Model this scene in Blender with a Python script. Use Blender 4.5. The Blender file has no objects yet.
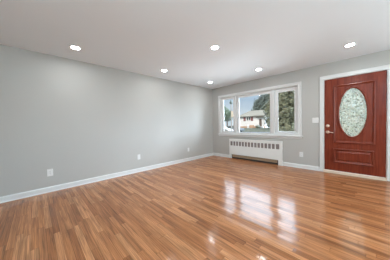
import bpy, bmesh, math, random
from mathutils import Vector, Matrix
random.seed(7)
S = bpy.context.scene
COL = S.collection
PI = math.pi

# ------------------------------------------------------------------ camera
YAW, PITCH, ROLL, FPX = 0.7991, -0.0286, -0.0228, 163.858
fw = Vector((-math.sin(YAW)*math.cos(PITCH), math.cos(YAW)*math.cos(PITCH), math.sin(PITCH)))
rt = Vector((math.cos(YAW), math.sin(YAW), 0)); up = rt.cross(fw)
r2 = rt*math.cos(ROLL) + up*math.sin(ROLL); u2 = -rt*math.sin(ROLL) + up*math.cos(ROLL)
cam = bpy.data.objects.new('camera', bpy.data.cameras.new('camera')); COL.objects.link(cam)
cam.matrix_world = Matrix(((r2.x, u2.x, -fw.x, 3.8961), (r2.y, u2.y, -fw.y, -4.7142), (r2.z, u2.z, -fw.z, 1.1287), (0, 0, 0, 1)))
cam.data.sensor_width = 36.0; cam.data.lens = FPX/390*36.0
cam.data.clip_start = 0.02; cam.data.clip_end = 500
S.camera = cam

# ------------------------------------------------------------------ light and exposure
LAMP = 165.0          # brightness of each ceiling downlight
SKY_LOW, SKY_HIGH, SKY_EAST = 0.88, 11.5, 38.0
SUN = 4.2
BOUNCE = 110.0
SIDE, SIDE_TILT = 49.0, 0.0
UPFILL = 215.0
S.view_settings.view_transform = 'Standard'; S.view_settings.look = 'None'
S.view_settings.exposure = 0.08; S.view_settings.gamma = 1.0; S.view_settings.use_curve_mapping = False

world = bpy.data.worlds.new('world'); S.world = world; world.use_nodes = True
wn, wl = world.node_tree.nodes, world.node_tree.links
bg = wn['Background']
tc = wn.new('ShaderNodeTexCoord'); sep = wn.new('ShaderNodeSeparateXYZ'); wl.new(tc.outputs['Generated'], sep.inputs[0])
ramp = wn.new('ShaderNodeValToRGB'); wl.new(sep.outputs['Z'], ramp.inputs[0])
e = ramp.color_ramp.elements
e[0].position = 0.0; e[0].color = (0.68, 0.78, 0.86, 1)
e[1].position = 0.75; e[1].color = (0.72, 0.86, 1.0, 1)
m = e.new(0.13); m.color = (0.50, 0.65, 0.82, 1)
cl = wn.new('ShaderNodeTexNoise'); cl.inputs['Scale'].default_value = 3.0; cl.inputs['Detail'].default_value = 5
mp = wn.new('ShaderNodeMapping'); mp.inputs['Scale'].default_value = (1, 1, 3.5)
wl.new(tc.outputs['Generated'], mp.inputs[0]); wl.new(mp.outputs[0], cl.inputs['Vector'])
cr = wn.new('ShaderNodeMapRange'); cr.inputs[1].default_value = 0.48; cr.inputs[2].default_value = 0.72; cr.inputs[4].default_value = 0.65
wl.new(cl.outputs[0], cr.inputs[0])
mix = wn.new('ShaderNodeMixRGB'); mix.inputs[2].default_value = (0.82, 0.90, 0.97, 1)
wl.new(cr.outputs[0], mix.inputs[0]); wl.new(ramp.outputs[0], mix.inputs[1]); wl.new(mix.outputs[0], bg.inputs[0])
st = wn.new('ShaderNodeMapRange'); st.interpolation_type = 'SMOOTHSTEP'
st.inputs[1].default_value = 0.24; st.inputs[2].default_value = 0.46; st.inputs[3].default_value = 0.0; st.inputs[4].default_value = SKY_HIGH-SKY_LOW
wl.new(sep.outputs['Z'], st.inputs[0])
# extra brightness added high in the unseen street-side sky, to light the room
sy = wn.new('ShaderNodeMapRange'); sy.interpolation_type = 'SMOOTHSTEP'; sy.inputs[1].default_value = -0.05; sy.inputs[2].default_value = 0.4
wl.new(sep.outputs['Y'], sy.inputs[0])
sm = wn.new('ShaderNodeMath'); sm.operation = 'MULTIPLY_ADD'; sm.inputs[2].default_value = SKY_LOW
wl.new(st.outputs[0], sm.inputs[0]); wl.new(sy.outputs[0], sm.inputs[1]); 
# second unseen bright area added low in the east, for the left wall
sx = wn.new('ShaderNodeMapRange'); sx.interpolation_type = 'SMOOTHSTEP'; sx.inputs[1].default_value = 0.05; sx.inputs[2].default_value = 0.45; sx.inputs[4].default_value = SKY_EAST
wl.new(sep.outputs['X'], sx.inputs[0])
sz = wn.new('ShaderNodeMapRange'); sz.interpolation_type = 'SMOOTHSTEP'; sz.inputs[1].default_value = 0.35; sz.inputs[2].default_value = 0.65; sz.inputs[3].default_value = 1.0; sz.inputs[4].default_value = 0.0; wl.new(sep.outputs['Z'], sz.inputs[0])
s1 = wn.new('ShaderNodeMath'); s1.operation = 'MULTIPLY'; wl.new(sx.outputs[0], s1.inputs[0]); wl.new(sz.outputs[0], s1.inputs[1])
s2 = wn.new('ShaderNodeMath'); s2.operation = 'MULTIPLY_ADD'; wl.new(s1.outputs[0], s2.inputs[0]); wl.new(sy.outputs[0], s2.inputs[1]); wl.new(sm.outputs[0], s2.inputs[2])
wl.new(s2.outputs[0], bg.inputs[1])

def light(name, kind, loc, energy, rot=(0, 0, 0), color=(1, 1, 1), size=1.0):
    d = bpy.data.lights.new(name, kind); d.energy = energy; d.color = color
    if kind == 'AREA': d.size = size
    if kind == 'SUN': d.angle = math.radians(1.0)
    o = bpy.data.objects.new(name, d); COL.objects.link(o); o.location = loc; o.rotation_euler = rot
    return o
sun = light('sun', 'SUN', (-10, -30, 30), SUN, color=(1.0, 0.96, 0.9))
sun.rotation_euler = Vector((0.45, 0.75, -0.85)).to_track_quat('-Z', 'Y').to_euler()
portal = light('window_portal', 'AREA', (1.56, 0.19, 1.44), 1.0, rot=(-PI/2, 0, 0)); portal.data.shape = 'RECTANGLE'; portal.data.size = 2.4; portal.data.size_y = 1.26; portal.data.cycles.is_portal = True
# added fill outside, hidden below the sill, sending light up to the ceiling
upfill = light('window_upfill', 'AREA', (1.56, 1.75, -0.1), UPFILL, color=(0.90, 0.97, 1.0)); upfill.data.shape = 'RECTANGLE'; upfill.data.size = 3.4; upfill.data.size_y = 1.6
upfill.rotation_euler = Vector((0, -0.75, 0.9)).to_track_quat('-Z', 'Y').to_euler()
# added fill lamp, unseen behind the camera and aimed at the ceiling
light('bounce_fill', 'AREA', (4.7, -5.2, 1.5), BOUNCE, rot=(PI, 0, 0), color=(0.63, 0.89, 1.0), size=1.2)

# added fill, unseen at the windowless right wall, lighting the room sideways
side = light('side_fill', 'AREA', (5.62, -1.9, 1.45), SIDE, rot=(0, PI/2+SIDE_TILT, 0), color=(0.80, 0.95, 1.0)); side.data.shape = 'RECTANGLE'; side.data.size = 1.3; side.data.size_y = 2.6

# ------------------------------------------------------------------ materials
MATS = {}
def srgb(r, g, b):
    f = lambda c: (c/255/12.92) if c/255 <= 0.04045 else ((c/255+0.055)/1.055)**2.4
    return (f(r), f(g), f(b), 1)
def mat(name, color, rough=0.5, metal=0.0, var=0.06, scale=8.0, bump=0.0, bscale=200.0, coat=0.0, spec=0.5):
    """principled material whose colour is broken up by a little noise"""
    M = bpy.data.materials.new(name); M.use_nodes = True; N, L = M.node_tree.nodes, M.node_tree.links
    b = N['Principled BSDF']; b.inputs['Roughness'].default_value = rough; b.inputs['Metallic'].default_value = metal
    b.inputs['Coat Weight'].default_value = coat; b.inputs['Specular IOR Level'].default_value = spec
    t = N.new('ShaderNodeTexCoord'); n = N.new('ShaderNodeTexNoise'); n.inputs['Scale'].default_value = scale; n.inputs['Detail'].default_value = 4
    L.new(t.outputs['Object'], n.inputs['Vector'])
    mx = N.new('ShaderNodeMixRGB')
    mx.inputs[1].default_value = tuple(c*(1-var) for c in color[:3])+(1,)
    mx.inputs[2].default_value = tuple(min(1, c*(1+var)) for c in color[:3])+(1,)
    L.new(n.outputs[0], mx.inputs[0]); L.new(mx.outputs[0], b.inputs['Base Color'])
    if bump:
        n2 = N.new('ShaderNodeTexNoise'); n2.inputs['Scale'].default_value = bscale; L.new(t.outputs['Object'], n2.inputs['Vector'])
        bp = N.new('ShaderNodeBump'); bp.inputs['Strength'].default_value = bump; bp.inputs['Distance'].default_value = 0.002
        L.new(n2.outputs[0], bp.inputs['Height']); L.new(bp.outputs[0], b.inputs['Normal'])
    MATS[name] = M
    return M
def emit(name, color, strength):
    M = bpy.data.materials.new(name); M.use_nodes = True; N, L = M.node_tree.nodes, M.node_tree.links
    N.remove(N['Principled BSDF']); em = N.new('ShaderNodeEmission'); em.inputs[0].default_value = color; em.inputs[1].default_value = strength
    L.new(em.outputs[0], N['Material Output'].inputs[0]); return M

wall_paint = mat('wall_paint', (0.500, 0.488, 0.464, 1), 0.65, var=0.015, scale=2, bump=0.08, bscale=350)
ceil_paint = mat('ceiling_paint', (0.84, 0.885, 0.925, 1), 0.8, var=0.01, scale=2)
trim_paint = mat('trim_paint', (0.74, 0.74, 0.73, 1), 0.35, var=0.015)
sash_paint = mat('window_vinyl', (0.74, 0.735, 0.73, 1), 0.4, var=0.015)
plate_plastic = mat('white_plastic', (0.82, 0.82, 0.81, 1), 0.3, var=0.01)
slot_dark = mat('dark_slot', (0.05, 0.045, 0.045, 1), 0.8)
rad_paint = mat('radiator_enamel', (0.84, 0.84, 0.82, 1), 0.35, var=0.02)
rad_inside = mat('radiator_inside', (0.25, 0.215, 0.21, 1), 0.7, var=0.2)
rad_fin = mat('radiator_fins', (0.40, 0.29, 0.20, 1), 0.5, metal=0.3, var=0.25, scale=30)
brass = mat('satin_nickel', (0.86, 0.70, 0.58, 1), 0.28, metal=0.85, var=0.05)
hinge_metal = mat('hinge_steel', (0.7, 0.68, 0.65, 1), 0.35, metal=0.8)
lead = mat('lead_came', (0.30, 0.30, 0.27, 1), 0.4, metal=0.6)
sill_wood = mat('threshold_oak', (0.62, 0.47, 0.34, 1), 0.4, var=0.12, scale=20)

def mahogany(name, coat, crough, cior):
    M = bpy.data.materials.new(name); M.use_nodes = True; N, L = M.node_tree.nodes, M.node_tree.links
    b = N['Principled BSDF']; t = N.new('ShaderNodeTexCoord'); mpp = N.new('ShaderNodeMapping'); mpp.inputs['Scale'].default_value = (38, 38, 2.2)
    L.new(t.outputs['Object'], mpp.inputs[0]); n = N.new('ShaderNodeTexNoise'); n.inputs['Scale'].default_value = 1.0; n.inputs['Detail'].default_value = 6; n.inputs['Distortion'].default_value = 0.8
    L.new(mpp.outputs[0], n.inputs['Vector']); r = N.new('ShaderNodeValToRGB'); L.new(n.outputs[0], r.inputs[0])
    r.color_ramp.elements[0].position = 0.3; r.color_ramp.elements[0].color = (0.140, 0.017, 0.006, 1)
    r.color_ramp.elements[1].position = 0.72; r.color_ramp.elements[1].color = (0.255, 0.043, 0.017, 1)
    L.new(r.outputs[0], b.inputs['Base Color']); b.inputs['Roughness'].default_value = 0.4; b.inputs['Specular IOR Level'].default_value = 0.25; b.inputs['Coat Weight'].default_value = coat; b.inputs['Coat Roughness'].default_value = crough; b.inputs['Coat IOR'].default_value = cior
    return M
door_wood = mahogany('mahogany', 0.25, 0.16, 1.45); door_bead = mahogany('polished_mahogany', 0.55, 0.22, 1.6)

def oak_floor():
    M = bpy.data.materials.new('oak_strip_floor'); M.use_nodes = True; N, L = M.node_tree.nodes, M.node_tree.links
    b = N['Principled BSDF']; t = N.new('ShaderNodeTexCoord'); s = N.new('ShaderNodeSeparateXYZ'); L.new(t.outputs['Object'], s.inputs[0])
    def math_(op, a, bb=None, c=None):
        n = N.new('ShaderNodeMath'); n.operation = op
        for i, v in enumerate((a, bb, c)):
            if v is None: continue
            if isinstance(v, (int, float)): n.inputs[i].default_value = v
            else: L.new(v, n.inputs[i])
        return n.outputs[0]
    def wnoise(vec, dims='2D'):
        n = N.new('ShaderNodeTexWhiteNoise'); n.noise_dimensions = dims
        L.new(vec, n.inputs['W' if dims == '1D' else 'Vector']); return n
    def comb(x, y, z=0.0):
        n = N.new('ShaderNodeCombineXYZ')
        for i, v in enumerate((x, y, z)):
            if isinstance(v, (int, float)): n.inputs[i].default_value = v
            else: L.new(v, n.inputs[i])
        return n.outputs[0]
    # a header row of two strips runs along the left wall, the field runs across the room
    edge = math_('LESS_THAN', s.outputs['X'], 0.10)
    def sel(a, bb):  # edge ? bb : a
        n = N.new('ShaderNodeMix'); L.new(edge, n.inputs[0]); L.new(a, n.inputs[2]); L.new(bb, n.inputs[3]); return n.outputs[0]
    along = sel(s.outputs['X'], s.outputs['Y']); across = sel(s.outputs['Y'], s.outputs['X'])
    W = 0.057
    rowf = math_('DIVIDE', across, W); row = math_('FLOOR', rowf); fr = math_('FRACT', rowf)
    rnd = wnoise(row, '1D')
    off = math_('MULTIPLY', rnd.outputs['Value'], 7.3)
    ln = math_('MULTIPLY_ADD', wnoise(math_('ADD', row, 91.7), '1D').outputs['Value'], 0.55, 0.50)
    pf = math_('DIVIDE', math_('ADD', along, off), ln); pi_ = math_('FLOOR', pf); pfr = math_('FRACT', pf)
    pid = comb(row, pi_)
    pr = wnoise(pid); tone = pr.outputs['Value']
    # grain, stretched along the plank and shifted per plank
    gx = math_('MULTIPLY_ADD', along, 1.9, math_('MULTIPLY', tone, 57.0)); gy = math_('MULTIPLY_ADD', across, 70.0, math_('MULTIPLY', rnd.outputs['Value'], 31.0))
    g = N.new('ShaderNodeTexNoise'); g.inputs['Scale'].default_value = 1.0; g.inputs['Detail'].default_value = 7; g.inputs['Roughness'].default_value = 0.62; g.inputs['Distortion'].default_value = 1.3
    L.new(comb(gx, gy), g.inputs['Vector'])
    g2 = N.new('ShaderNodeTexWave'); g2.wave_type = 'BANDS'; g2.bands_direction = 'Y'; g2.inputs['Scale'].default_value = 0.35; g2.inputs['Distortion'].default_value = 7.0; g2.inputs['Detail'].default_value = 3; g2.inputs['Detail Scale'].default_value = 0.6
    L.new(comb(gx, gy), g2.inputs['Vector'])
    ramp = N.new('ShaderNodeValToRGB'); L.new(tone, ramp.inputs[0]); ee = ramp.color_ramp.elements
    ee[0].position = 0; ee[0].color = FLOOR[0]; ee[1].position = 1; ee[1].color = FLOOR[3]
    k = ee.new(0.3); k.color = FLOOR[1]; k = ee.new(0.7); k.color = FLOOR[2]
    gr = N.new('ShaderNodeMapRange'); gr.inputs[1].default_value = 0.36; gr.inputs[2].default_value = 0.62; gr.inputs[3].default_value = 0.62; gr.inputs[4].default_value = 1.10
    L.new(g.outputs[0], gr.inputs[0])
    wv = N.new('ShaderNodeMapRange'); wv.inputs[3].default_value = 0.84; wv.inputs[4].default_value = 1.06; L.new(g2.outputs['Fac'], wv.inputs[0])
    g3 = N.new('ShaderNodeTexNoise'); g3.inputs['Scale'].default_value = 1.0; g3.inputs['Detail'].default_value = 3; g3.inputs['Distortion'].default_value = 0.6
    L.new(comb(math_('MULTIPLY', gx, 0.9), math_('MULTIPLY', gy, 0.42), 5.0), g3.inputs['Vector'])
    pt = N.new('ShaderNodeMapRange'); pt.inputs[1].default_value = 0.33; pt.inputs[2].default_value = 0.55; pt.inputs[3].default_value = 0.66; pt.inputs[4].default_value = 1.04; L.new(g3.outputs[0], pt.inputs[0])
    gm = math_('MULTIPLY', math_('MULTIPLY', gr.outputs[0], wv.outputs[0]), pt.outputs[0])
    # joints
    d1 = math_('MINIMUM', fr, math_('SUBTRACT', 1.0, fr)); j1 = math_('GREATER_THAN', math_('MULTIPLY', d1, W), 0.0012)
    d2 = math_('MINIMUM', pfr, math_('SUBTRACT', 1.0, pfr)); j2 = math_('GREATER_THAN', math_('MULTIPLY', d2, ln), 0.0014)
    jj = math_('MULTIPLY', j1, j2); jt = math_('MULTIPLY_ADD', jj, 0.55, 0.45)
    fin = math_('MULTIPLY', gm, jt)
    mul = N.new('ShaderNodeMixRGB'); mul.blend_type = 'MULTIPLY'; mul.inputs[0].default_value = 1
    L.new(ramp.outputs[0], mul.inputs[1]); L.new(comb(fin, fin, fin), mul.inputs[2]); L.new(mul.outputs[0], b.inputs['Base Color'])
    b.inputs['Roughness'].default_value = 0.5; b.inputs['Specular IOR Level'].default_value = 0.04
    b.inputs['Coat Weight'].default_value = 0.85; b.inputs['Coat Roughness'].default_value = 0.14; b.inputs['Coat IOR'].default_value = 1.42
    # every plank lies very slightly tilted, so reflections break up
    sc = N.new('ShaderNodeVectorMath'); sc.operation = 'SUBTRACT'; L.new(pr.outputs['Color'], sc.inputs[0]); sc.inputs[1].default_value = (0.5, 0.5, 0.5)
    s2 = N.new('ShaderNodeVectorMath'); s2.operation = 'MULTIPLY'; L.new(sc.outputs[0], s2.inputs[0]); s2.inputs[1].default_value = (0.022, 0.055, 0.0)
    ge = N.new('ShaderNodeNewGeometry'); ad = N.new('ShaderNodeVectorMath'); ad.operation = 'ADD'; L.new(ge.outputs['Normal'], ad.inputs[0]); L.new(s2.outputs[0], ad.inputs[1])
    no = N.new('ShaderNodeVectorMath'); no.operation = 'NORMALIZE'; L.new(ad.outputs[0], no.inputs[0])
    bp = N.new('ShaderNodeBump'); bp.inputs['Strength'].default_value = 0.12; bp.inputs['Distance'].default_value = 0.001
    L.new(g.outputs[0], bp.inputs['Height']); L.new(no.outputs[0], bp.inputs['Normal'])
    L.new(bp.outputs[0], b.inputs['Normal']); L.new(bp.outputs[0], b.inputs['Coat Normal'])
    return M
FLOOR = [(0.33, 0.118, 0.041, 1), (0.47, 0.181, 0.068, 1), (0.545, 0.219, 0.087, 1), (0.64, 0.284, 0.124, 1)]
floor_mat = oak_floor()

def glass_mat():
    M = bpy.data.materials.new('window_glass'); M.use_nodes = True; N, L = M.node_tree.nodes, M.node_tree.links
    N.remove(N['Principled BSDF']); tr = N.new('ShaderNodeBsdfTransparent'); tr.inputs[0].default_value = (0.97, 0.98, 0.975, 1)
    gl = N.new('ShaderNodeBsdfGlossy'); gl.inputs['Roughness'].default_value = 0.02
    f = N.new('ShaderNodeFresnel'); f.inputs[0].default_value = 1.45
    mx = N.new('ShaderNodeMixShader'); L.new(f.outputs[0], mx.inputs[0]); L.new(tr.outputs[0], mx.inputs[1]); L.new(gl.outputs[0], mx.inputs[2])
    L.new(mx.outputs[0], N['Material Output'].inputs[0]); return M
glass = glass_mat()

def art_glass():
    """leaded bevel glass: small pebbled cells of clear, sea-green and cream glass"""
    M = bpy.data.materials.new('leaded_glass'); M.use_nodes = True; N, L = M.node_tree.nodes, M.node_tree.links
    N.remove(N['Principled BSDF']); t = N.new('ShaderNodeTexCoord'); mpp = N.new('ShaderNodeMapping'); mpp.inputs['Scale'].default_value = (1, 0.01, 0.8)
    L.new(t.outputs['Object'], mpp.inputs[0])
    v = N.new('ShaderNodeTexVoronoi'); v.inputs['Scale'].default_value = 66; L.new(mpp.outputs[0], v.inputs['Vector'])
    s = N.new('ShaderNodeSeparateColor'); L.new(v.outputs['Color'], s.inputs[0])
    r = N.new('ShaderNodeValToRGB'); L.new(s.outputs[0], r.inputs[0]); ee = r.color_ramp.elements
    ee[0].position = 0; ee[0].color = (0.26, 0.26, 0.20, 1); ee[1].position = 1; ee[1].color = (0.97, 0.97, 0.90, 1)
    for p, c in ((0.16, (0.42, 0.40, 0.33)), (0.3, (0.62, 0.70, 0.62)), (0.5, (0.78, 0.84, 0.75)), (0.65, (0.88, 0.80, 0.68)), (0.8, (0.74, 0.84, 0.84))):
        k = ee.new(p); k.color = c+(1,)
    d = N.new('ShaderNodeTexVoronoi'); d.feature = 'DISTANCE_TO_EDGE'; d.inputs['Scale'].default_value = 66; L.new(mpp.outputs[0], d.inputs['Vector'])
    tl = N.new('ShaderNodeBsdfTranslucent'); dk = N.new('ShaderNodeMixRGB'); dk.blend_type = 'MULTIPLY'; dk.inputs[0].default_value = 1; dk.inputs[2].default_value = (0.29, 0.262, 0.235, 1); L.new(r.outputs[0], dk.inputs[1]); L.new(dk.outputs[0], tl.inputs[0])
    df = N.new('ShaderNodeBsdfDiffuse'); L.new(r.outputs[0], df.inputs[0])
    tp = N.new('ShaderNodeBsdfTransparent'); L.new(r.outputs[0], tp.inputs[0])
    gl = N.new('ShaderNodeBsdfGlossy'); gl.inputs['Roughness'].default_value = 0.12
    bp = N.new('ShaderNodeBump'); bp.inputs['Strength'].default_value = 0.7; bp.inputs['Distance'].default_value = 0.004; L.new(d.outputs['Distance'], bp.inputs['Height'])
    L.new(bp.outputs[0], gl.inputs['Normal'])
    m1 = N.new('ShaderNodeMixShader'); m1.inputs[0].default_value = 0.35; L.new(tl.outputs[0], m1.inputs[1]); L.new(df.outputs[0], m1.inputs[2])
    m2 = N.new('ShaderNodeMixShader'); m2.inputs[0].default_value = 0.45; L.new(m1.outputs[0], m2.inputs[1]); L.new(tp.outputs[0], m2.inputs[2])
    m3 = N.new('ShaderNodeMixShader'); m3.inputs[0].default_value = 0.10; L.new(m2.outputs[0], m3.inputs[1]); L.new(gl.outputs[0], m3.inputs[2])
    L.new(m3.outputs[0], N['Material Output'].inputs[0]); return M
leaded = art_glass()

# ------------------------------------------------------------------ helpers
def box(bm, x0, x1, y0, y1, z0, z1):
    vs = [bm.verts.new((x, y, z)) for z in (z0, z1) for y in (y0, y1) for x in (x0, x1)]
    for f in ((0, 2, 3, 1), (4, 5, 7, 6), (0, 1, 5, 4), (1, 3, 7, 5), (3, 2, 6, 7), (2, 0, 4, 6)):
        bm.faces.new([vs[i] for i in f])
def cyl(bm, c, axis, r0, r1, h, n=24):
    """frustum from c along axis, radius r0 to r1"""
    a = Vector(axis).normalized(); q = a.to_track_quat('Z', 'Y').to_matrix()
    c = Vector(c); rings = []
    for r, d in ((r0, 0), (r1, h)):
        rings.append([bm.verts.new(c+a*d+q@Vector((r*math.cos(2*PI*i/n), r*math.sin(2*PI*i/n), 0))) for i in range(n)])
    for i in range(n): bm.faces.new((rings[0][i], rings[0][(i+1) % n], rings[1][(i+1) % n], rings[1][i]))
    bm.faces.new(list(reversed(rings[0]))); bm.faces.new(rings[1])
def lathe(bm, c, axis, prof, n=32):
    """surface of revolution; prof = [(radius, height)]"""
    a = Vector(axis).normalized(); q = a.to_track_quat('Z', 'Y').to_matrix(); c = Vector(c); rings = []
    for r, h in prof:
        rings.append([bm.verts.new(c+a*h+q@Vector((max(r, 1e-4)*math.cos(2*PI*i/n), max(r, 1e-4)*math.sin(2*PI*i/n), 0))) for i in range(n)])
    for A, B in zip(rings, rings[1:]):
        for i in range(n): bm.faces.new((A[i], A[(i+1) % n], B[(i+1) % n], B[i]))
def tube(bm, pts, r, n=8, closed=False):
    pts = [Vector(p) for p in pts]; rings = []; N_ = len(pts)
    for i, p in enumerate(pts):
        a = pts[(i-1) % N_] if closed or i > 0 else p; b = pts[(i+1) % N_] if closed or i < N_-1 else p
        q = (b-a).normalized().to_track_quat('Z', 'Y').to_matrix()
        rings.append([bm.verts.new(p+q@Vector((r*math.cos(2*PI*k/n), r*math.sin(2*PI*k/n), 0))) for k in range(n)])
    def join(A, B):
        o = min(range(n), key=lambda s: sum((A[k].co-B[(k+s) % n].co).length for k in range(0, n, 2)))
        for k in range(n): bm.faces.new((A[k], A[(k+1) % n], B[(k+1+o) % n], B[(k+o) % n]))
    for A, B in zip(rings, rings[1:]): join(A, B)
    if closed: join(rings[-1], rings[0])
    else: bm.faces.new(list(reversed(rings[0]))); bm.faces.new(rings[-1])
def rect_sweep(bm, x0, x1, z0, z1, prof):
    """mitred rectangular moulding in the xz plane; prof = closed [(inward offset, y)]"""
    loops = []
    for o, y in prof:
        loops.append([bm.verts.new(p) for p in ((x0+o, y, z0+o), (x1-o, y, z0+o), (x1-o, y, z1-o), (x0+o, y, z1-o))])
    for A, B in zip(loops, loops[1:]+loops[:1]):
        for i in range(4): bm.faces.new((A[i], A[(i+1) % 4], B[(i+1) % 4], B[i]))
def extrude_profile(bm, prof, p0, p1):
    """solid: closed profile of 3-D offsets swept from p0 to p1"""
    A = [bm.verts.new(Vector(p0)+Vector(q)) for q in prof]; B = [bm.verts.new(Vector(p1)+Vector(q)) for q in prof]
    n = len(prof)
    for i in range(n): bm.faces.new((A[i], A[(i+1) % n], B[(i+1) % n], B[i]))
    bm.faces.new(list(reversed(A))); bm.faces.new(B)
def obj(name, bm, m, parent=None, bevel=0.0, smooth=False):
    bmesh.ops.recalc_face_normals(bm, faces=bm.faces)
    me = bpy.data.meshes.new(name); bm.to_mesh(me); bm.free(); me.materials.append(m)
    o = bpy.data.objects.new(name, me); COL.objects.link(o)
    if parent is not None: o.parent = parent
    if smooth:
        for p in me.polygons: p.use_smooth = True
    if bevel:
        b = o.modifiers.new('bevel', 'BEVEL'); b.width = bevel; b.segments = 2; b.limit_method = 'ANGLE'; b.angle_limit = math.radians(40)
    return o
def tag(o, label, cat, group=None, kind=None):
    o['label'] = label; o['category'] = cat
    if group: o['group'] = group
    if kind: o['kind'] = kind
    return o
def thing(name, label, cat, loc=(0, 0, 0), group=None, kind=None):
    o = bpy.data.objects.new(name, None); COL.objects.link(o); o.location = loc; o.empty_display_size = 0.1
    return tag(o, label, cat, group, kind)
def boxobj(name, m, parent, *bxs, bevel=0.0):
    bm = bmesh.new()
    for b in bxs: box(bm, *b)
    return obj(name, bm, m, parent, bevel)
def copy_tree(o, parent=None):
    c = o.copy(); COL.objects.link(c)
    if parent is not None: c.parent = parent
    for ch in list(o.children): copy_tree(ch, c)
    return c
def structure(name, label, cat, m, *bxs, bevel=0.0):
    return tag(boxobj(name, m, None, *bxs, bevel=bevel), label, cat, kind='structure')

# ------------------------------------------------------------------ the room shell
H = 2.44; XR = 5.7; YF = -6.4
structure('floor', 'glossy honey oak strip floor running parallel to the window wall', 'floor', floor_mat, (0, XR, YF, 0, -0.12, 0))
structure('ceiling', 'flat pale grey painted ceiling with recessed lights', 'ceiling', ceil_paint, (-0.2, XR+0.2, YF-0.2, 0.6, H, H+0.25))
structure('wall_left', 'long plain light grey wall on the left', 'wall', wall_paint, (-0.2, 0, YF-0.2, 0.2, -0.6, H))
structure('wall_right', 'light grey side wall beyond the door', 'wall', wall_paint, (XR, XR+0.2, YF-0.2, 0.2, -0.6, H))
structure('wall_front', 'light grey wall behind the viewer', 'wall', wall_paint, (0, XR, YF-0.2, YF, -0.6, H))
# window wall: boxes left between the openings
WX0, WX1, WZ0, WZ1 = 0.36, 2.76, 0.81, 2.073
DX0, DX1, DZ1 = 3.258, 4.218, 2.092
bxs = [(0, WX0, 0, 0.2, 0, H), (WX0, WX1, 0, 0.2, WZ1, H), (WX1, DX0, 0, 0.2, 0, H), (DX0, DX1, 0, 0.2, DZ1, H), (DX1, XR, 0, 0.2, 0, H),
       (WX0, WX1, 0, 0.2, 0, WZ0), (0, XR, 0, 0.2, -0.6, 0)]
structure('wall_back', 'light grey wall holding the window, heater and front door', 'wall', wall_paint, *bxs)

def base_profile(axis):
    p = [(0, 0), (0.022, 0), (0.022, 0.008), (0.016, 0.017), (0.014, 0.019), (0.014, 0.078), (0.010, 0.086), (0.006, 0.094), (0, 0.096)]
    return [((d, 0, z) if axis == 'left' else (0, -d, z)) for d, z in p]
def baseboard(name, side, p0, p1, label):
    bm = bmesh.new(); extrude_profile(bm, base_profile(side), p0, p1)
    return tag(obj(name, bm, trim_paint), label, 'baseboard', kind='structure')
baseboard('baseboard_left', 'left', (0, YF, 0), (0, 0, 0), 'white baseboard along the left wall')
baseboard('baseboard_back', 'back', (0.014, 0, 0), (0.728, 0, 0), 'short white baseboard between the corner and the heater')
baseboard('baseboard_back_middle', 'back', (2.402, 0, 0), (3.192, 0, 0), 'white baseboard between the heater and the front door')
baseboard('baseboard_back_right', 'back', (4.286, 0, 0), (XR, 0, 0), 'white baseboard to the right of the front door')

# ------------------------------------------------------------------ window_1
win = thing('window_1', 'white three-panel window with casement sides and wide centre pane', 'window', (1.56, 0, WZ0), kind='structure')
win_off = Vector((1.56, 0, WZ0))
def rel(o, off):
    o.location = -off; return o
bm = bmesh.new(); rect_sweep(bm, 0.285, 2.835, 0.79, 2.148, [(0, -0.001), (0, -0.017), (0.006, -0.022), (0.018, -0.018), (0.058, -0.014), (0.068, -0.018), (0.075, -0.012), (0.075, -0.001)])
rel(obj('casing', bm, trim_paint, win), win_off)
bm = bmesh.new(); box(bm, 0.262, 2.858, -0.045, 0.03, 0.782, 0.810)
rel(obj('window_sill', bm, trim_paint, win, bevel=0.006), win_off)
bm = bmesh.new(); box(bm, 0.285, 2.835, -0.018, 0, 0.728, 0.782)
rel(obj('apron', bm, trim_paint, win, bevel=0.004), win_off)
bm = bmesh.new()   # jambs and the two mullion posts
box(bm, WX0, WX1, 0.0, 0.19, WZ0, WZ0+0.012); box(bm, WX0, WX1, 0.0, 0.19, WZ1-0.012, WZ1)
box(bm, WX0, WX0+0.012, 0.0, 0.19, WZ0, WZ1); box(bm, WX1-0.012, WX1, 0.0, 0.19, WZ0, WZ1)
box(bm, 0.935, 0.995, 0.005, 0.16, WZ0, WZ1); box(bm, 2.125, 2.185, 0.005, 0.16, WZ0, WZ1)
rel(obj('frame', bm, trim_paint, win, bevel=0.003), win_off)
def sash(name, x0, x1, z0, z1, sx, sb, stp, yy=0.05):
    bm = bmesh.new(); t = 0.045
    box(bm, x0, x0+sx, yy, yy+t, z0, z1); box(bm, x1-sx, x1, yy, yy+t, z0, z1)
    box(bm, x0+sx, x1-sx, yy, yy+t, z0, z0+sb); box(bm, x0+sx, x1-sx, yy, yy+t, z1-stp, z1)
    # glazing bead
    g = 0.012
    rect_sweep(bm, x0+sx-0.002, x1-sx+0.002, z0+sb-0.002, z1-stp+0.002, [(0, yy+0.001), (0, yy+0.02), (g, yy+0.02), (0.004, yy+0.001)])
    s_ = rel(obj(name, bm, sash_paint, win, bevel=0.003), win_off)
    bm = bmesh.new(); box(bm, x0+sx, x1-sx, yy+0.022, yy+0.028, z0+sb, z1-stp)
    p = obj('pane', bm, glass, s_)
    return s_
def crank(s_, x, z):
    bm = bmesh.new(); box(bm, x-0.05, x+0.05, 0.028, 0.051, z, z+0.022); tube(bm, [(x+0.02, 0.035, z+0.015), (x+0.0, 0.022, z+0.03), (x-0.06, 0.018, z+0.026)], 0.006)
    lathe(bm, (x-0.06, 0.018, z+0.026), (0, -1, 0), [(0, 0), (0.009, 0.003), (0.009, 0.014), (0, 0.018)], 12)
    obj('crank_handle', bm, sash_paint, s_, smooth=False)
sl = sash('casement_sash', 0.376, 0.932, 0.826, 2.057, 0.078, 0.078, 0.062); crank(sl, 0.66, 0.824)
sc_ = sash('fixed_sash', 0.998, 2.122, 0.822, 2.060, 0.066, 0.016, 0.070)
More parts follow.
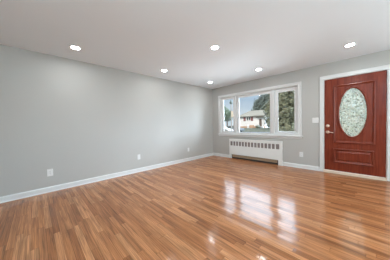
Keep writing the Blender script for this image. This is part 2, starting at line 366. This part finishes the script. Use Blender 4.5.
sr = sash('casement_sash', 2.188, 2.744, 0.826, 2.057, 0.076, 0.078, 0.085); crank(sr, 2.47, 0.824)

# ------------------------------------------------------------------ convector cover
rad = thing('convector_heater', 'low white metal convector cover with vertical louvre slots under the window', 'heater', (1.565, 0, 0))
RX0, RX1, RZ1, RY = 0.736, 2.402, 0.634, -0.040
ro = Vector((1.565, 0, 0)); bm = bmesh.new()
SX0, SX1, SZ0, SZ1, BZ0, BZ1 = 0.778, 2.322, 0.428, 0.568, 0.0, 0.135
pitch = (SX1-SX0)/15.0; bar = 0.030
box(bm, RX0, RX1, RY, 0.0, SZ1, RZ1)                       # top band
box(bm, RX0, RX1, RY, -0.030, BZ1, SZ0)                    # plain front
box(bm, RX0, SX0, RY, 0.0, SZ0, SZ1); box(bm, SX1, RX1, RY, 0.0, SZ0, SZ1)
box(bm, RX0, 0.812, RY, 0.0, 0.0, BZ1); box(bm, 2.292, RX1, RY, 0.0, 0.0, BZ1)
rel(obj('front_panel', bm, rad_paint, rad, bevel=0.003), ro)
for i in range(1, 15):
    bm = bmesh.new(); x = SX0+i*pitch; box(bm, x-bar/2, x+bar/2, RY, -0.031, SZ0, SZ1)
    rel(obj('louvre_bar', bm, rad_paint, rad, bevel=0.003), ro)
bm = bmesh.new(); box(bm, SX0-0.01, SX1+0.01, -0.029, -0.024, SZ0-0.002, SZ1+0.002); rel(obj('slot_backing', bm, rad_inside, rad), ro)
bm = bmesh.new(); box(bm, RX0-0.004, RX1+0.004, -0.046, 0.0, RZ1, RZ1+0.012); rel(obj('top_lip', bm, rad_paint, rad, bevel=0.004), ro)
bm = bmesh.new(); box(bm, 0.812, 2.292, -0.003, -0.001, 0.0, 0.20); rel(obj('liner', bm, slot_dark, rad), ro)
bm = bmesh.new()
for i in range(74):
    x = 0.84+i*0.0193; box(bm, x, x+0.003, -0.028, -0.004, 0.085, 0.185)
tube(bm, [(0.815, -0.016, 0.13), (2.290, -0.016, 0.13)], 0.009)
rel(obj('fin_element', bm, rad_fin, rad), ro)
bm = bmesh.new(); box(bm, 0.845, 2.270, -0.032, -0.029, 0.052, 0.118); rel(obj('damper_flap', bm, rad_fin, rad, bevel=0.001), ro)
rad.location.y = -0.0015

# ------------------------------------------------------------------ front door
LX0, LX1, LZ0, LZ1 = 3.277, 4.199, 0.054, 2.076
FY = 0.012; BY = 0.056
OC = Vector((3.738, 0, 1.322)); ORX, ORZ = 0.212, 0.508
door = thing('door_1', 'mahogany red front door with oval leaded glass', 'door', (LX1, FY, LZ0), kind='structure')
do = Vector((LX1, FY, LZ0))
def oval(rx, rz, n=96):
    return [(OC.x+rx*math.cos(2*PI*i/n), OC.z+rz*math.sin(2*PI*i/n)) for i in range(n)]
def plate_with_oval(bm, x0, x1, z0, z1, rx, rz, y0, y1, n=96):
    inner = oval(rx, rz, n); outer = []
    for px, pz in inner:
        dx, dz = px-OC.x, pz-OC.z
        t = min(((x1-OC.x)/dx if dx > 1e-9 else (x0-OC.x)/dx if dx < -1e-9 else 1e9), ((z1-OC.z)/dz if dz > 1e-9 else (z0-OC.z)/dz if dz < -1e-9 else 1e9))
        outer.append([OC.x+dx*t, OC.z+dz*t])
    for cx_, cz_ in ((x0, z0), (x1, z0), (x1, z1), (x0, z1)):   # snap the nearest point to each corner
        k = min(range(n), key=lambda i: (outer[i][0]-cx_)**2+(outer[i][1]-cz_)**2); outer[k] = [cx_, cz_]
    L = {}
    for y in (y0, y1):
        L[y] = ([bm.verts.new((a, y, b)) for a, b in inner], [bm.verts.new((a, y, b)) for a, b in outer])
    for i in range(n):
        j = (i+1) % n
        bm.faces.new((L[y0][0][i], L[y0][0][j], L[y0][1][j], L[y0][1][i])); bm.faces.new((L[y1][0][i], L[y1][1][i], L[y1][1][j], L[y1][0][j]))
        bm.faces.new((L[y0][0][i], L[y1][0][i], L[y1][0][j], L[y0][0][j])); bm.faces.new((L[y0][1][i], L[y0][1][j], L[y1][1][j], L[y1][1][i]))
bm = bmesh.new()
plate_with_oval(bm, LX0, LX1, 0.60, LZ1, ORX, ORZ, FY, BY)
box(bm, LX0, LX1, FY, BY, LZ0, 0.60)
rel(obj('door_slab', bm, door_wood, door), do)
def mould(x0, x1, z0, z1, w):
    bm = bmesh.new()
    rect_sweep(bm, x0, x1, z0, z1, [(0, FY), (0.0, FY-0.016), (0.10*w, FY-0.024), (0.30*w, FY-0.026), (0.50*w, FY-0.021), (0.78*w, FY-0.004), (0.9*w, FY-0.002), (w, FY-0.002), (w, FY)])
    return bm
rel(obj('panel_moulding', mould(3.436, 4.062, 0.672, 1.925, 0.050), door_bead, door), do)
rel(obj('panel_moulding', mould(3.432, 4.050, 0.238, 0.548, 0.050), door_bead, door), do)
bm = bmesh.new()   # raised field of the lower panel
vs = [[bm.verts.new(p) for p in ((3.482+o, y, 0.289+o), (4.004-o, y, 0.289+o), (4.004-o, y, 0.499-o), (3.482+o, y, 0.499-o))] for o, y in ((0, FY), (0.0, FY-0.001), (0.030, FY-0.014))]
for A, B in zip(vs, vs[1:]):
    for i in range(4): bm.faces.new((A[i], A[(i+1) % 4], B[(i+1) % 4], B[i]))
bm.faces.new(vs[-1]); bm.faces.new(list(reversed(vs[0])))
rel(obj('raised_panel', bm, door_wood, door), do)
def oval_sweep(prof, n=96):
    bm = bmesh.new(); loops = []
    for o, y in prof:
        loops.append([bm.verts.new((a, y, b)) for a, b in oval(ORX+o, ORZ+o, n)])
    for A, B in zip(loops, loops[1:]+loops[:1]):
        for i in range(n): bm.faces.new((A[i], A[(i+1) % n], B[(i+1) % n], B[i]))
    return bm
rel(obj('oval_frame', oval_sweep([(0.024, FY), (0.024, FY-0.008), (0.016, FY-0.018), (0.004, FY-0.016), (-0.004, FY-0.004), (-0.006, FY+0.012), (0.0, FY+0.012)]), door_wood, door, smooth=True), do)
bm = bmesh.new(); f = [bm.verts.new((a, FY+0.012, b)) for a, b in oval(ORX, ORZ)]; g = [bm.verts.new((a, FY+0.020, b)) for a, b in oval(ORX, ORZ)]
bm.faces.new(f); bm.faces.new(list(reversed(g)))
for i in range(96): bm.faces.new((f[i], f[(i+1) % 96], g[(i+1) % 96], g[i]))
pane = rel(obj('oval_pane', bm, leaded, door), do); pane['label'] = 'oval of pebbled leaded glass'
# came: a plain border oval and scrolling leaf shapes
bm = bmesh.new(); yc = FY+0.010
def came(pts, closed=False, r=0.0024): tube(bm, [(a, yc, b) for a, b in pts], r, 6, closed)
came(oval(ORX-0.035, ORZ-0.042, 64), True, 0.003)
for s in (-1, 1):
    for k in (-1, 1):
        came([(OC.x+s*(0.012+0.085*math.sin(PI*t/16)), OC.z+k*(0.02+0.40*t/16)) for t in range(17)])
        came([(OC.x+s*(0.15*math.sin(PI*t/14)**0.8*(1-0.2*t/14)), OC.z+k*(0.07+0.20*t/14)) for t in range(15)])
        came([(OC.x+s*(0.06+(0.055-0.0028*t)*math.cos(t*0.45)), OC.z+k*(0.215+(0.06-0.003*t)*math.sin(t*0.45))) for t in range(15)])
        came([(OC.x+s*(0.095+(0.04-0.002*t)*math.cos(t*0.5)), OC.z+k*(0.07+(0.05-0.0026*t)*math.sin(t*0.5))) for t in range(14)])
came([(OC.x+0.045*math.cos(t*PI/12), OC.z+0.09*math.sin(t*PI/12)) for t in range(24)], True)
for i in range(20):
    a = 2*PI*i/20+0.15
    came([(OC.x+(ORX-0.035)*math.cos(a), OC.z+(ORZ-0.042)*math.sin(a)), (OC.x+(ORX-0.002)*math.cos(a), OC.z+(ORZ-0.002)*math.sin(a))])
obj('lead_came', bm, lead, pane)
# lock set
bm = bmesh.new(); lathe(bm, (3.336, FY, 1.046), (0, -1, 0), [(0.0, 0), (0.033, 0.0), (0.034, 0.006), (0.028, 0.014), (0.0, 0.016)], 28)
db = rel(obj('deadbolt', bm, brass, door, smooth=True), do); db['label'] = 'round satin metal deadbolt'
bm = bmesh.new(); box(bm, 3.331, 3.341, FY-0.032, FY-0.012, 1.030, 1.062); obj('thumb_turn', bm, brass, db, bevel=0.003)
bm = bmesh.new(); lathe(bm, (3.336, FY, 0.908), (0, -1, 0), [(0.0, 0), (0.035, 0.0), (0.035, 0.006), (0.030, 0.013), (0.013, 0.016), (0.012, 0.045), (0.0, 0.046)], 28)
rs = rel(obj('handle_rose', bm, brass, door, smooth=True), do)
bm = bmesh.new(); tube(bm, [(3.332, FY-0.045, 0.908), (3.352, FY-0.050, 0.908), (3.39, FY-0.050, 0.905), (3.425, FY-0.048, 0.899), (3.436, FY-0.044, 0.898)], 0.009, 12)
lv = obj('lever', bm, brass, rs, smooth=True)
for z in (1.87, 1.07, 0.27):
    bm = bmesh.new(); cyl(bm, (LX1+0.005, FY-0.008, z-0.05), (0, 0, 1), 0.008, 0.008, 0.1, 14)
    box(bm, LX1-0.002, LX1+0.012, FY-0.004, FY+0.002, z-0.05, z+0.05)
    cyl(bm, (LX1+0.005, FY-0.008, z+0.05), (0, 0, 1), 0.005, 0.003, 0.006, 10)
    rel(obj('hinge', bm, hinge_metal, door), do)
# jamb, casing and threshold
tag(boxobj('trim_1', trim_paint, None, (DX0, LX0-0.003, -0.002, 0.2, 0, DZ1), (LX1+0.003, DX1, -0.002, 0.2, 0, DZ1), (LX0-0.003, LX1+0.003, -0.002, 0.2, LZ1+0.003, DZ1),
    (LX0-0.003, LX0+0.01, BY+0.002, BY+0.02, LZ0, LZ1+0.003), (LX1-0.01, LX1+0.003, BY+0.002, BY+0.02, LZ0, LZ1+0.003), (LX0, LX1, BY+0.002, BY+0.02, LZ1-0.01, LZ1+0.003)),
    'white door jamb lining the front doorway', 'door frame', kind='structure')
cs = thing('trim_2', 'flat white casing around the front door', 'door casing', (3.738, 0, 0), kind='structure'); co = Vector((3.738, 0, 0))
for nm, b in (('casing_leg', (3.194, 3.264, -0.020, 0, 0, 2.086)), ('casing_leg', (4.212, 4.284, -0.020, 0, 0, 2.086)), ('casing_head', (3.194, 4.284, -0.020, 0, 2.086, 2.168))):
    bm = bmesh.new(); box(bm, *b); rel(obj(nm, bm, trim_paint, cs, bevel=0.006), co)
bm = bmesh.new(); extrude_profile(bm, [(0, -0.035, 0), (0, -0.030, 0.012), (0, -0.005, 0.044), (0, 0.19, 0.048), (0, 0.19, 0)], (LX0-0.012, 0, 0), (LX1+0.012, 0, 0))
tag(obj('trim_3', bm, sill_wood), 'pale oak threshold under the front door', 'threshold', kind='structure')

# ------------------------------------------------------------------ electrical plates
def plate(name, label, cat, loc, rotz, w, h, kind, group=None):
    """local: plate in xz plane, facing -y"""
    t = thing(name, label, cat, loc, group); t.rotation_euler = (0, 0, rotz)
    bm = bmesh.new(); box(bm, -w/2, w/2, -0.006, 0, -h/2, h/2); obj('cover_plate', bm, plate_plastic, t, bevel=0.003)
    if kind == 'duplex':
        for z in (0.020, -0.020):
            bm = bmesh.new(); lathe(bm, (0, -0.006, z), (0, -1, 0), [(0.0165, 0), (0.0165, 0.002), (0.0, 0.002)], 20)
            r = obj('receptacle', bm, plate_plastic, t)
            bm = bmesh.new()
            for x in (-0.006, 0.006): box(bm, x-0.001, x+0.001, -0.0084, -0.0078, z-0.001, z+0.007)
            cyl(bm, (0, -0.0078, z-0.008), (0, -1, 0), 0.0022, 0.0022, 0.0006, 10); obj('slots', bm, slot_dark, r)
    if kind == 'decora':
        bm = bmesh.new(); box(bm, -0.0165, 0.0165, -0.009, -0.006, -0.033, 0.033); r = obj('receptacle', bm, plate_plastic, t, bevel=0.001)
        bm = bmesh.new()
        for z in (0.017, -0.017):
            for x in (-0.006, 0.006): box(bm, x-0.001, x+0.001, -0.0096, -0.0088, z-0.001, z+0.007)
            cyl(bm, (0, -0.0088, z-0.008), (0, -1, 0), 0.0022, 0.0022, 0.0008, 10)
        obj('slots', bm, slot_dark, r)
    if kind == 'switch':
        for x in (-0.029, 0.029):
            bm = bmesh.new(); vs = [bm.verts.new((x+a, y, z)) for z, y in ((-0.033, -0.0105), (0.0, -0.008), (0.033, -0.0065)) for a in (-0.0165, 0.0165)]
            ws = [bm.verts.new((x+a, -0.005, z)) for z in (-0.033, 0.0, 0.033) for a in (-0.0165, 0.0165)]
            for i in (0, 2):
                bm.faces.new((vs[i], vs[i+1], vs[i+3], vs[i+2])); bm.faces.new((vs[i], vs[i+2], ws[i+2], ws[i])); bm.faces.new((vs[i+1], ws[i+1], ws[i+3], vs[i+3]))
            bm.faces.new((vs[0], ws[0], ws[1], vs[1])); bm.faces.new((vs[4], vs[5], ws[5], ws[4])); bm.faces.new((ws[0], ws[4], ws[5], ws[1]))
            obj('rocker', bm, plate_plastic, t, bevel=0.0005)
    for z in ((0.046, -0.046) if kind != 'duplex' else (0.0,)):
        for x in ((-0.029, 0.029) if kind == 'switch' else (0,)):
            bm = bmesh.new(); lathe(bm, (x, -0.006, z), (0, -1, 0), [(0.003, 0), (0.0028, 0.0008), (0, 0.001)], 12); obj('screw', bm, plate_plastic, t)
    return t
LW = PI/2  # faces +x
plate('wall_outlet', 'white outlet low on the left wall, nearest the viewer', 'outlet', (0, -4.555, 0.345), LW, 0.080, 0.126, 'decora', 'electrical plates')
plate('blank_wall_plate', 'plain white blank plate, middle of the three low on the left wall', 'wall plate', (0, -2.895, 0.372), LW, 0.076, 0.126, 'blank', 'electrical plates')
plate('wall_outlet', 'small white outlet on the left wall nearest the far corner', 'outlet', (0, -1.238, 0.357), LW, 0.072, 0.118, 'duplex', 'electrical plates')
plate('wall_outlet', 'white outlet on the window wall between the heater and the door', 'outlet', (2.823, 0, 0.346), 0, 0.080, 0.122, 'decora', 'electrical plates')
plate('light_switch', 'white double rocker switch beside the front door', 'light switch', (3.110, 0, 1.182), 0, 0.122, 0.122, 'switch', 'electrical plates')

# ------------------------------------------------------------------ recessed downlights
lamp_glow = emit('lamp_lens', (0.95, 0.985, 1.0, 1), LAMP)
LX, LY = (0.605, 2.13, 3.73), (-0.81, -2.48, -4.20)
dl = thing('recessed_downlight', '', 'ceiling light', (LX[0], LY[0], H), 'recessed ceiling lights')
bm = bmesh.new(); lathe(bm, (0, 0, 0), (0, 0, -1), [(0.080, 0.0), (0.080, 0.003), (0.073, 0.006), (0.060, 0.005), (0.056, 0.001), (0.056, 0.0)], 40)
obj('trim_ring', bm, trim_paint, dl, smooth=True)
bm = bmesh.new(); c_ = [bm.verts.new((0.056*math.cos(-2*PI*i/40), 0.056*math.sin(-2*PI*i/40), -0.002)) for i in range(40)]; bm.faces.new(c_)
obj('lens', bm, lamp_glow, dl)
labels = {(0, 0): 'recessed ceiling light nearest the far corner of the room', (0, 1): 'recessed ceiling light by the left wall, second from the far corner',
          (0, 2): 'recessed ceiling light by the left wall, nearest the viewer', (1, 0): 'recessed ceiling light above the middle of the window wall',
          (1, 1): 'recessed ceiling light in the centre of the ceiling', (1, 2): 'recessed ceiling light at the top edge of the picture',
          (2, 0): 'recessed ceiling light in front of the front door'}
first = True
for i in range(3):
    for j in range(3):
        if first: o = dl; first = False
        else: o = copy_tree(dl)
        o.location = (LX[i], LY[j], H)
        o['label'] = labels.get((i, j), 'recessed ceiling light out of view behind the viewer')

# ------------------------------------------------------------------ outside
GZ = -0.6
grass_m = mat('lawn', (0.09, 0.12, 0.06, 1), 0.9, var=0.35, scale=3)
yard_m = mat('yard_grass', (0.085, 0.088, 0.070, 1), 0.9, var=0.4, scale=1.5, spec=0.0)
asph = mat('asphalt', (0.09, 0.092, 0.096, 1), 0.85, var=0.12, scale=2)
concrete = mat('concrete', (0.52, 0.52, 0.53, 1), 0.85, var=0.1, scale=3)
siding = mat('white_siding', (0.78, 0.735, 0.71, 1), 0.6, var=0.04, scale=2)
roof_m = mat('grey_shingles', (0.175, 0.16, 0.135, 1), 0.9, var=0.2, scale=6)
shut_m = mat('red_shutters', (0.26, 0.08, 0.07, 1), 0.5)
brick_m = mat('orange_brick', (0.55, 0.34, 0.22, 1), 0.8, var=0.25, scale=12)
dark_win = mat('dark_window', (0.06, 0.07, 0.07, 1), 0.15)
brown_door = mat('brown_door', (0.13, 0.09, 0.07, 1), 0.5)
bark = mat('bark', (0.16, 0.12, 0.09, 1), 0.9, var=0.3)
pole_m = mat('weathered_pole', (0.27, 0.24, 0.22, 1), 0.9, var=0.2)
lamp_m = mat('dark_lantern', (0.07, 0.09, 0.08, 1), 0.5)
for nm in ('lawn', 'asphalt', 'concrete', 'grey_shingles'): MATS[nm].node_tree.nodes['Principled BSDF'].inputs['Specular IOR Level'].default_value = 0.0
def leaf_mat(name, c): return mat(name, c, 0.6, var=0.6, scale=2.2, spec=0.3)
leaf_a = leaf_mat('olive_leaves', (0.15, 0.145, 0.085, 1)); leaf_b = leaf_mat('blue_green_leaves', (0.125, 0.15, 0.125, 1))
leaf_c = leaf_mat('mid_green_leaves', (0.16, 0.21, 0.14, 1)); leaf_e = leaf_mat('grey_green_leaves', (0.085, 0.10, 0.075, 1)); leaf_d = leaf_mat('yellow_leaves', (0.35, 0.31, 0.14, 1))

structure('lawn', 'green lawn around the house across the street', 'lawn', grass_m, (-120, 120, 0.62, 140, GZ-0.5, GZ))
bm = bmesh.new(); extrude_profile(bm, [(0, 29.5, GZ-0.3), (0, 29.5, GZ), (0, 31.5, -0.12), (0, 33, 0.08), (0, 34, 0.12), (0, 100, 0.12), (0, 100, GZ-0.3)], (-70, 0, 0), (30, 0, 0))
tag(obj('front_yard', bm, yard_m), 'sloping olive green front yard of the white house', 'lawn', kind='structure')
structure('road', 'grey street crossing outside the window', 'road', asph, (-120, 120, 19, 29.5, GZ, GZ+0.02))
structure('driveway', 'pale concrete driveway to the street, with added unseen paving before the window', 'driveway', concrete, (-8.0, 9.0, 0.62, 8.0, GZ, GZ+0.03), (-4.6, 0.6, 8.0, 19, GZ, GZ+0.03))  # paving next to the house is added out of view to reflect skylight indoors

def blob_tree(name, label, loc, trunk_h, blobs, leaf, n, size, m, trunk_r=0.16, group='trees across the street'):
    t = thing(name, label, 'tree', loc, group)
    bm = bmesh.new()
    top = trunk_h+blobs[0][2]*0.2
    tube(bm, [(0, 0, -0.02), (0.03, 0.02, trunk_h*0.5), (0, 0, trunk_h)], trunk_r, 10)
    for bx, by, bz, brr in blobs: tube(bm, [(0, 0, trunk_h*0.85), (bx*0.5, by*0.5, trunk_h+(bz-trunk_h)*0.45), (bx, by, bz)], trunk_r*0.35, 6)
    obj('trunk', bm, bark, t)
    bm = bmesh.new(); rr = random.Random(sum(map(ord, label)))
    wts = [b[3]**2 for b in blobs]
    for _ in range(n):
        bx, by, bz, br = rr.choices(blobs, wts)[0]
        d = Vector((rr.gauss(0, 1), rr.gauss(0, 1), rr.gauss(0, 1))).normalized(); rad_ = br*(0.35+0.65*rr.random()**0.5)*rr.uniform(0.85, 1.12)
        p = Vector((bx, by, bz))+d*rad_
        nrm = (d+Vector((rr.gauss(0, .5), rr.gauss(0, .5), rr.gauss(0.3, .5)))).normalized(); q = nrm.to_track_quat('Z', 'Y').to_matrix()
        s_ = size*rr.uniform(0.6, 1.3); a = rr.uniform(0, 2*PI); ca, sa = math.cos(a), math.sin(a)
        ps = [q@Vector((x*ca-y*sa, x*sa+y*ca, z)) for x, y, z in ((-s_, 0, 0), (0, -s_*0.45, s_*0.12), (s_, 0, 0), (0, s_*0.45, s_*0.12))]
        bm.faces.new([bm.verts.new(p+v) for v in ps])
    f = obj('foliage', bm, leaf, t)
    return t
blob_tree('leafy_tree', 'large olive green tree filling the right window pane', (-1.9, 15.2, GZ), 2.0,
          [(0, 0, 3.2, 1.9), (-1.2, 0.3, 2.4, 1.3), (1.3, 0.2, 2.5, 1.4), (0.5, -0.5, 4.6, 1.5), (-0.8, 0.2, 4.7, 1.4), (1.6, 0, 4.1, 1.3), (-1.5, 0, 3.6, 1.1), (0.2, -0.8, 1.5, 1.1), (0.2, 0, 6.0, 1.4)], leaf_a, 5200, 0.20, leaf_a)
blob_tree('leafy_tree', 'tall blue-green tree rising behind the house across the street', (-18.4, 47, 0.12), 4.0,
          [(0, 0, 7.0, 2.9), (-1.8, 0, 5.4, 1.9), (2.2, 0, 6.6, 2.6), (0.8, 0, 9.0, 2.0), (2.8, 0, 9.4, 1.7), (-1.4, 0, 7.6, 1.5), (3.6, 0, 4.8, 2.2), (2.0, 0, 4.0, 2.0)], leaf_b, 7000, 0.26, leaf_b, 0.3)
blob_tree('leafy_tree', 'mid-green tree behind the lamp post in the left window pane', (-23.2, 34.5, 0.12), 2.1,
          [(0, 0, 4.1, 1.3), (-1.1, 0, 5.0, 1.4), (0.6, 0, 3.1, 1.1), (-1.4, 0, 3.1, 1.4), (1.0, 0, 4.3, 0.8), (-1.9, 0, 6.0, 1.2)], leaf_c, 4000, 0.19, leaf_c)
blob_tree('leafy_tree', 'dark low tree at the right end of the white house', (-10.8, 33.4, 0.1), 1.2,
          [(0, 0, 2.2, 1.3), (-0.3, 0, 3.8, 1.2), (0.8, 0.3, 3.4, 1.3), (1.0, 0.2, 1.8, 1.2), (0.3, -0.2, 5.0, 1.1), (-0.2, 0, 1.1, 1.1), (1.3, 0, 4.8, 1.2)], leaf_e, 5000, 0.16, leaf_e, 0.2)
for k, (x, y, r, lab, lf) in enumerate(((-14.3, 34.6, 0.5, 'dark green rounded bush left of the entry of the white house', leaf_b), (-13.6, 33.1, 0.40, 'low olive bush right of the entry of the white house', leaf_a),
                                        (-3.5, 13.4, 0.34, 'small yellow-leaved shrub at the foot of the right pane tree', leaf_d))):
    t = thing('garden_bush', lab, 'bush', (x, y, 0.12 if y > 33 else GZ+0.03)); bm = bmesh.new(); rr = random.Random(k)
    cyl(bm, (0, 0, -0.01), (0, 0, 1), 0.05, 0.03, r*0.7, 8); obj('stem', bm, bark, t); bm = bmesh.new()
    for _ in range(1400):
        d = Vector((rr.gauss(0, 1), rr.gauss(0, 1), rr.gauss(0, 0.8))).normalized(); p = Vector((0, 0, r*0.75))+Vector((d.x*1.25, d.y*1.25, d.z*0.72))*r*(0.5+0.5*rr.random())
        q = (d+Vector((rr.gauss(0, .4), rr.gauss(0, .4), .3))).normalized().to_track_quat('Z', 'Y').to_matrix(); s_ = r*0.14
        bm.faces.new([bm.verts.new(p+q@Vector(v)) for v in ((-s_, 0, 0), (0, -s_*.5, 0), (s_, 0, 0), (0, s_*.5, 0))])
    obj('foliage', bm, lf, t)

# white house across the street
HX0, HX1, HY0, HY1, EZ, RZ = -20.6, -13.1, 36.0, 44.0, 3.22, 4.95
ho = Vector(((HX0+HX1)/2, HY0, 0.12)); hs = thing('white_house', 'low white house with hipped grey roof across the street', 'house', ho)
bm = bmesh.new(); box(bm, HX0, HX1, HY0, HY1, 0.12, EZ); rel(obj('wall', bm, siding, hs), ho)
bm = bmesh.new(); ov = 0.4
ring = [bm.verts.new(p) for p in ((HX0-ov, HY0-ov, EZ), (HX1+ov, HY0-ov, EZ), (HX1+ov, HY1+ov, EZ), (HX0-ov, HY1+ov, EZ))]
low = [bm.verts.new((v.co.x, v.co.y, EZ-0.16)) for v in ring]; ra = bm.verts.new((HX0+1.6, 40, RZ)); rb = bm.verts.new((HX1-2.2, 40, RZ))
bm.faces.new((ring[0], ring[1], rb, ra)); bm.faces.new((ring[1], ring[2], rb)); bm.faces.new((ring[2], ring[3], ra, rb)); bm.faces.new((ring[3], ring[0], ra))
for i in range(4): bm.faces.new((ring[i], low[i], low[(i+1) % 4], ring[(i+1) % 4]))
bm.faces.new(low)
rel(obj('roof', bm, roof_m, hs), ho)
for xa in (-18.35, -17.75):    # pair of sash windows between shutters
    bm = bmesh.new(); rect_sweep(bm, xa+0.36, xa+0.92, 2.05, 3.08, [(0, HY0), (0, HY0-0.06), (0.08, HY0-0.06), (0.08, HY0)])
    w_ = rel(obj('house_window', bm, siding, hs), ho); bm = bmesh.new(); box(bm, xa+0.43, xa+0.85, HY0-0.03, HY0, 2.12, 3.0); obj('pane', bm, dark_win, w_)
for xa in (-18.57, -16.47):
    bm = bmesh.new(); box(bm, xa-0.32, xa+0.32, HY0-0.06, HY0-0.001, 1.95, 3.03)
    for q in range(7): box(bm, xa-0.26, xa+0.26, HY0-0.08, HY0-0.05, 2.05+q*0.135, 2.12+q*0.135)
    rel(obj('shutter', bm, shut_m, hs), ho)
bm = bmesh.new(); box(bm, -14.50, -13.85, HY0-0.05, HY0-0.001, 0.48, 2.40); rel(obj('entry_door', bm, brown_door, hs), ho)
bm = bmesh.new(); box(bm, -14.75, -14.52, HY0-0.10, HY0, 0.42, 2.62); box(bm, -13.83, -13.60, HY0-0.10, HY0, 0.42, 2.62); box(bm, -14.85, -13.50, HY0-0.12, HY0, 2.42, 2.62); rel(obj('door_surround', bm, siding, hs), ho)
bm = bmesh.new(); box(bm, -15.2, -13.2, HY0-0.5, HY0, 2.70, 2.95); rel(obj('entry_canopy', bm, roof_m, hs), ho)
bm = bmesh.new()
for q in range(2): box(bm, -15.0, -13.3, HY0-0.8+q*0.35, HY0-0.001, 0.12+q*0.16, 0.30+q*0.18)
rel(obj('entry_steps', bm, concrete, hs), ho)
bm = bmesh.new(); box(bm, HX0-0.02, HX1+0.02, HY0-0.06, HY0+0.5, 0.12, 0.55); rel(obj('brick_base', bm, brick_m, hs), ho)

# brick gate pier pair in front of the white house
pr_ = thing('garden_wall', 'low orange brick garden wall with white pier in front of the white house', 'garden wall', (-15.9, 34.5, 0.12)); po = Vector((-15.9, 34.5, 0.12))
bm = bmesh.new(); box(bm, -16.4, -15.25, 34.4, 34.65, 0.12, 0.86); rel(obj('brick_panel', bm, brick_m, pr_), po)
bm = bmesh.new(); box(bm, -17.0, -16.45, 34.3, 34.75, 0.12, 0.80); cyl(bm, (-16.72, 34.52, 0.80), (0, 0, 1), 0.3, 0.05, 0.15, 4); rel(obj('white_pier', bm, siding, pr_), po)

# street lamp in the left pane
sl_ = thing('street_lamp', 'tall post with dark lantern head in the left window pane', 'street lamp', (-11.62, 19.0, GZ))
bm = bmesh.new(); lathe(bm, (0, 0, -0.02), (0, 0, 1), [(0.0, 0), (0.16, 0), (0.16, 0.3), (0.10, 0.45), (0.075, 5.15), (0.0, 5.16)], 16); obj('post', bm, pole_m, sl_)
bm = bmesh.new(); lathe(bm, (0, 0, 5.12), (0, 0, 1), [(0.0, 0), (0.12, 0.0), (0.26, 0.12), (0.27, 0.4), (0.16, 0.55), (0.06, 0.78), (0.0, 0.82)], 8); obj('lantern', bm, lamp_m, sl_)
bm = bmesh.new(); box(bm, 0.06, 0.42, -0.12, 0.12, 2.95, 3.95); obj('tan_box', bm, mat('tan_metal', (0.62, 0.48, 0.38, 1), 0.6), sl_, bevel=0.02)

# parked cars
def car(label, loc, rotz, paint):
    t = thing('parked_car', label, 'car', loc, 'cars parked on the street'); t.rotation_euler = (0, 0, rotz)
    sil = [(-2.15, 0.28), (-2.2, 0.62), (-2.12, 0.92), (-1.75, 1.0), (-1.25, 1.38), (-0.2, 1.46), (0.45, 1.38), (1.05, 0.98), (1.95, 0.82), (2.18, 0.6), (2.2, 0.3)]
    bm = bmesh.new(); L = []
    for y, ins in ((-0.86, 0.0), (-0.80, -0.02), (0.80, -0.02), (0.86, 0.0)):
        row = []
        for x, z in sil:
            taper = max(0, z-0.95)*0.35*(1 if y > 0 else -1)
            row.append(bm.verts.new((x, y-taper, z-(0 if abs(y) < 0.85 else 0.02))))
        L.append(row)
    n = len(sil)
    for A, B in zip(L, L[1:]):
        for i in range(n): bm.faces.new((A[i], A[(i+1) % n], B[(i+1) % n], B[i]))
    bm.faces.new(L[0]); bm.faces.new(list(reversed(L[-1])))
    body = obj('body', bm, paint, t)
    for sgn in (-1, 1):
        bm = bmesh.new()
        for pl in ([(-1.55, 0.98), (-1.2, 1.3), (-0.45, 1.36), (-0.45, 0.98)], [(-0.37, 0.98), (-0.37, 1.36), (0.38, 1.3), (0.88, 0.98)]):
            A = [bm.verts.new((x, sgn*(0.868-max(0, z-0.95)*0.35), z)) for x, z in pl]; B = [bm.verts.new((x, sgn*(0.84-max(0, z-0.95)*0.35), z)) for x, z in pl]
            bm.faces.new(A); bm.faces.new(list(reversed(B)))
            for i in range(4): bm.faces.new((A[i], A[(i+1) % 4], B[(i+1) % 4], B[i]))
        obj('side_windows', bm, dark_win, body)
        for x in (-1.35, 1.38):
            bm = bmesh.new(); lathe(bm, (x, sgn*0.70, 0.32), (0, sgn, 0), [(0, 0), (0.32, 0), (0.32, 0.17), (0.22, 0.19), (0.0, 0.18)], 20); obj('wheel', bm, slot_dark, t)
    return t
car('grey car parked in front of the white house', (-16.6, 27.6, GZ+0.02), 0, mat('grey_car_paint', (0.085, 0.09, 0.095, 1), 0.6, spec=0.05))
car('white car at the lower corner of the left window pane', (-15.9, 22.0, GZ+0.02), 0, mat('white_car_paint', (0.36, 0.36, 0.34, 1), 0.6, spec=0.05))
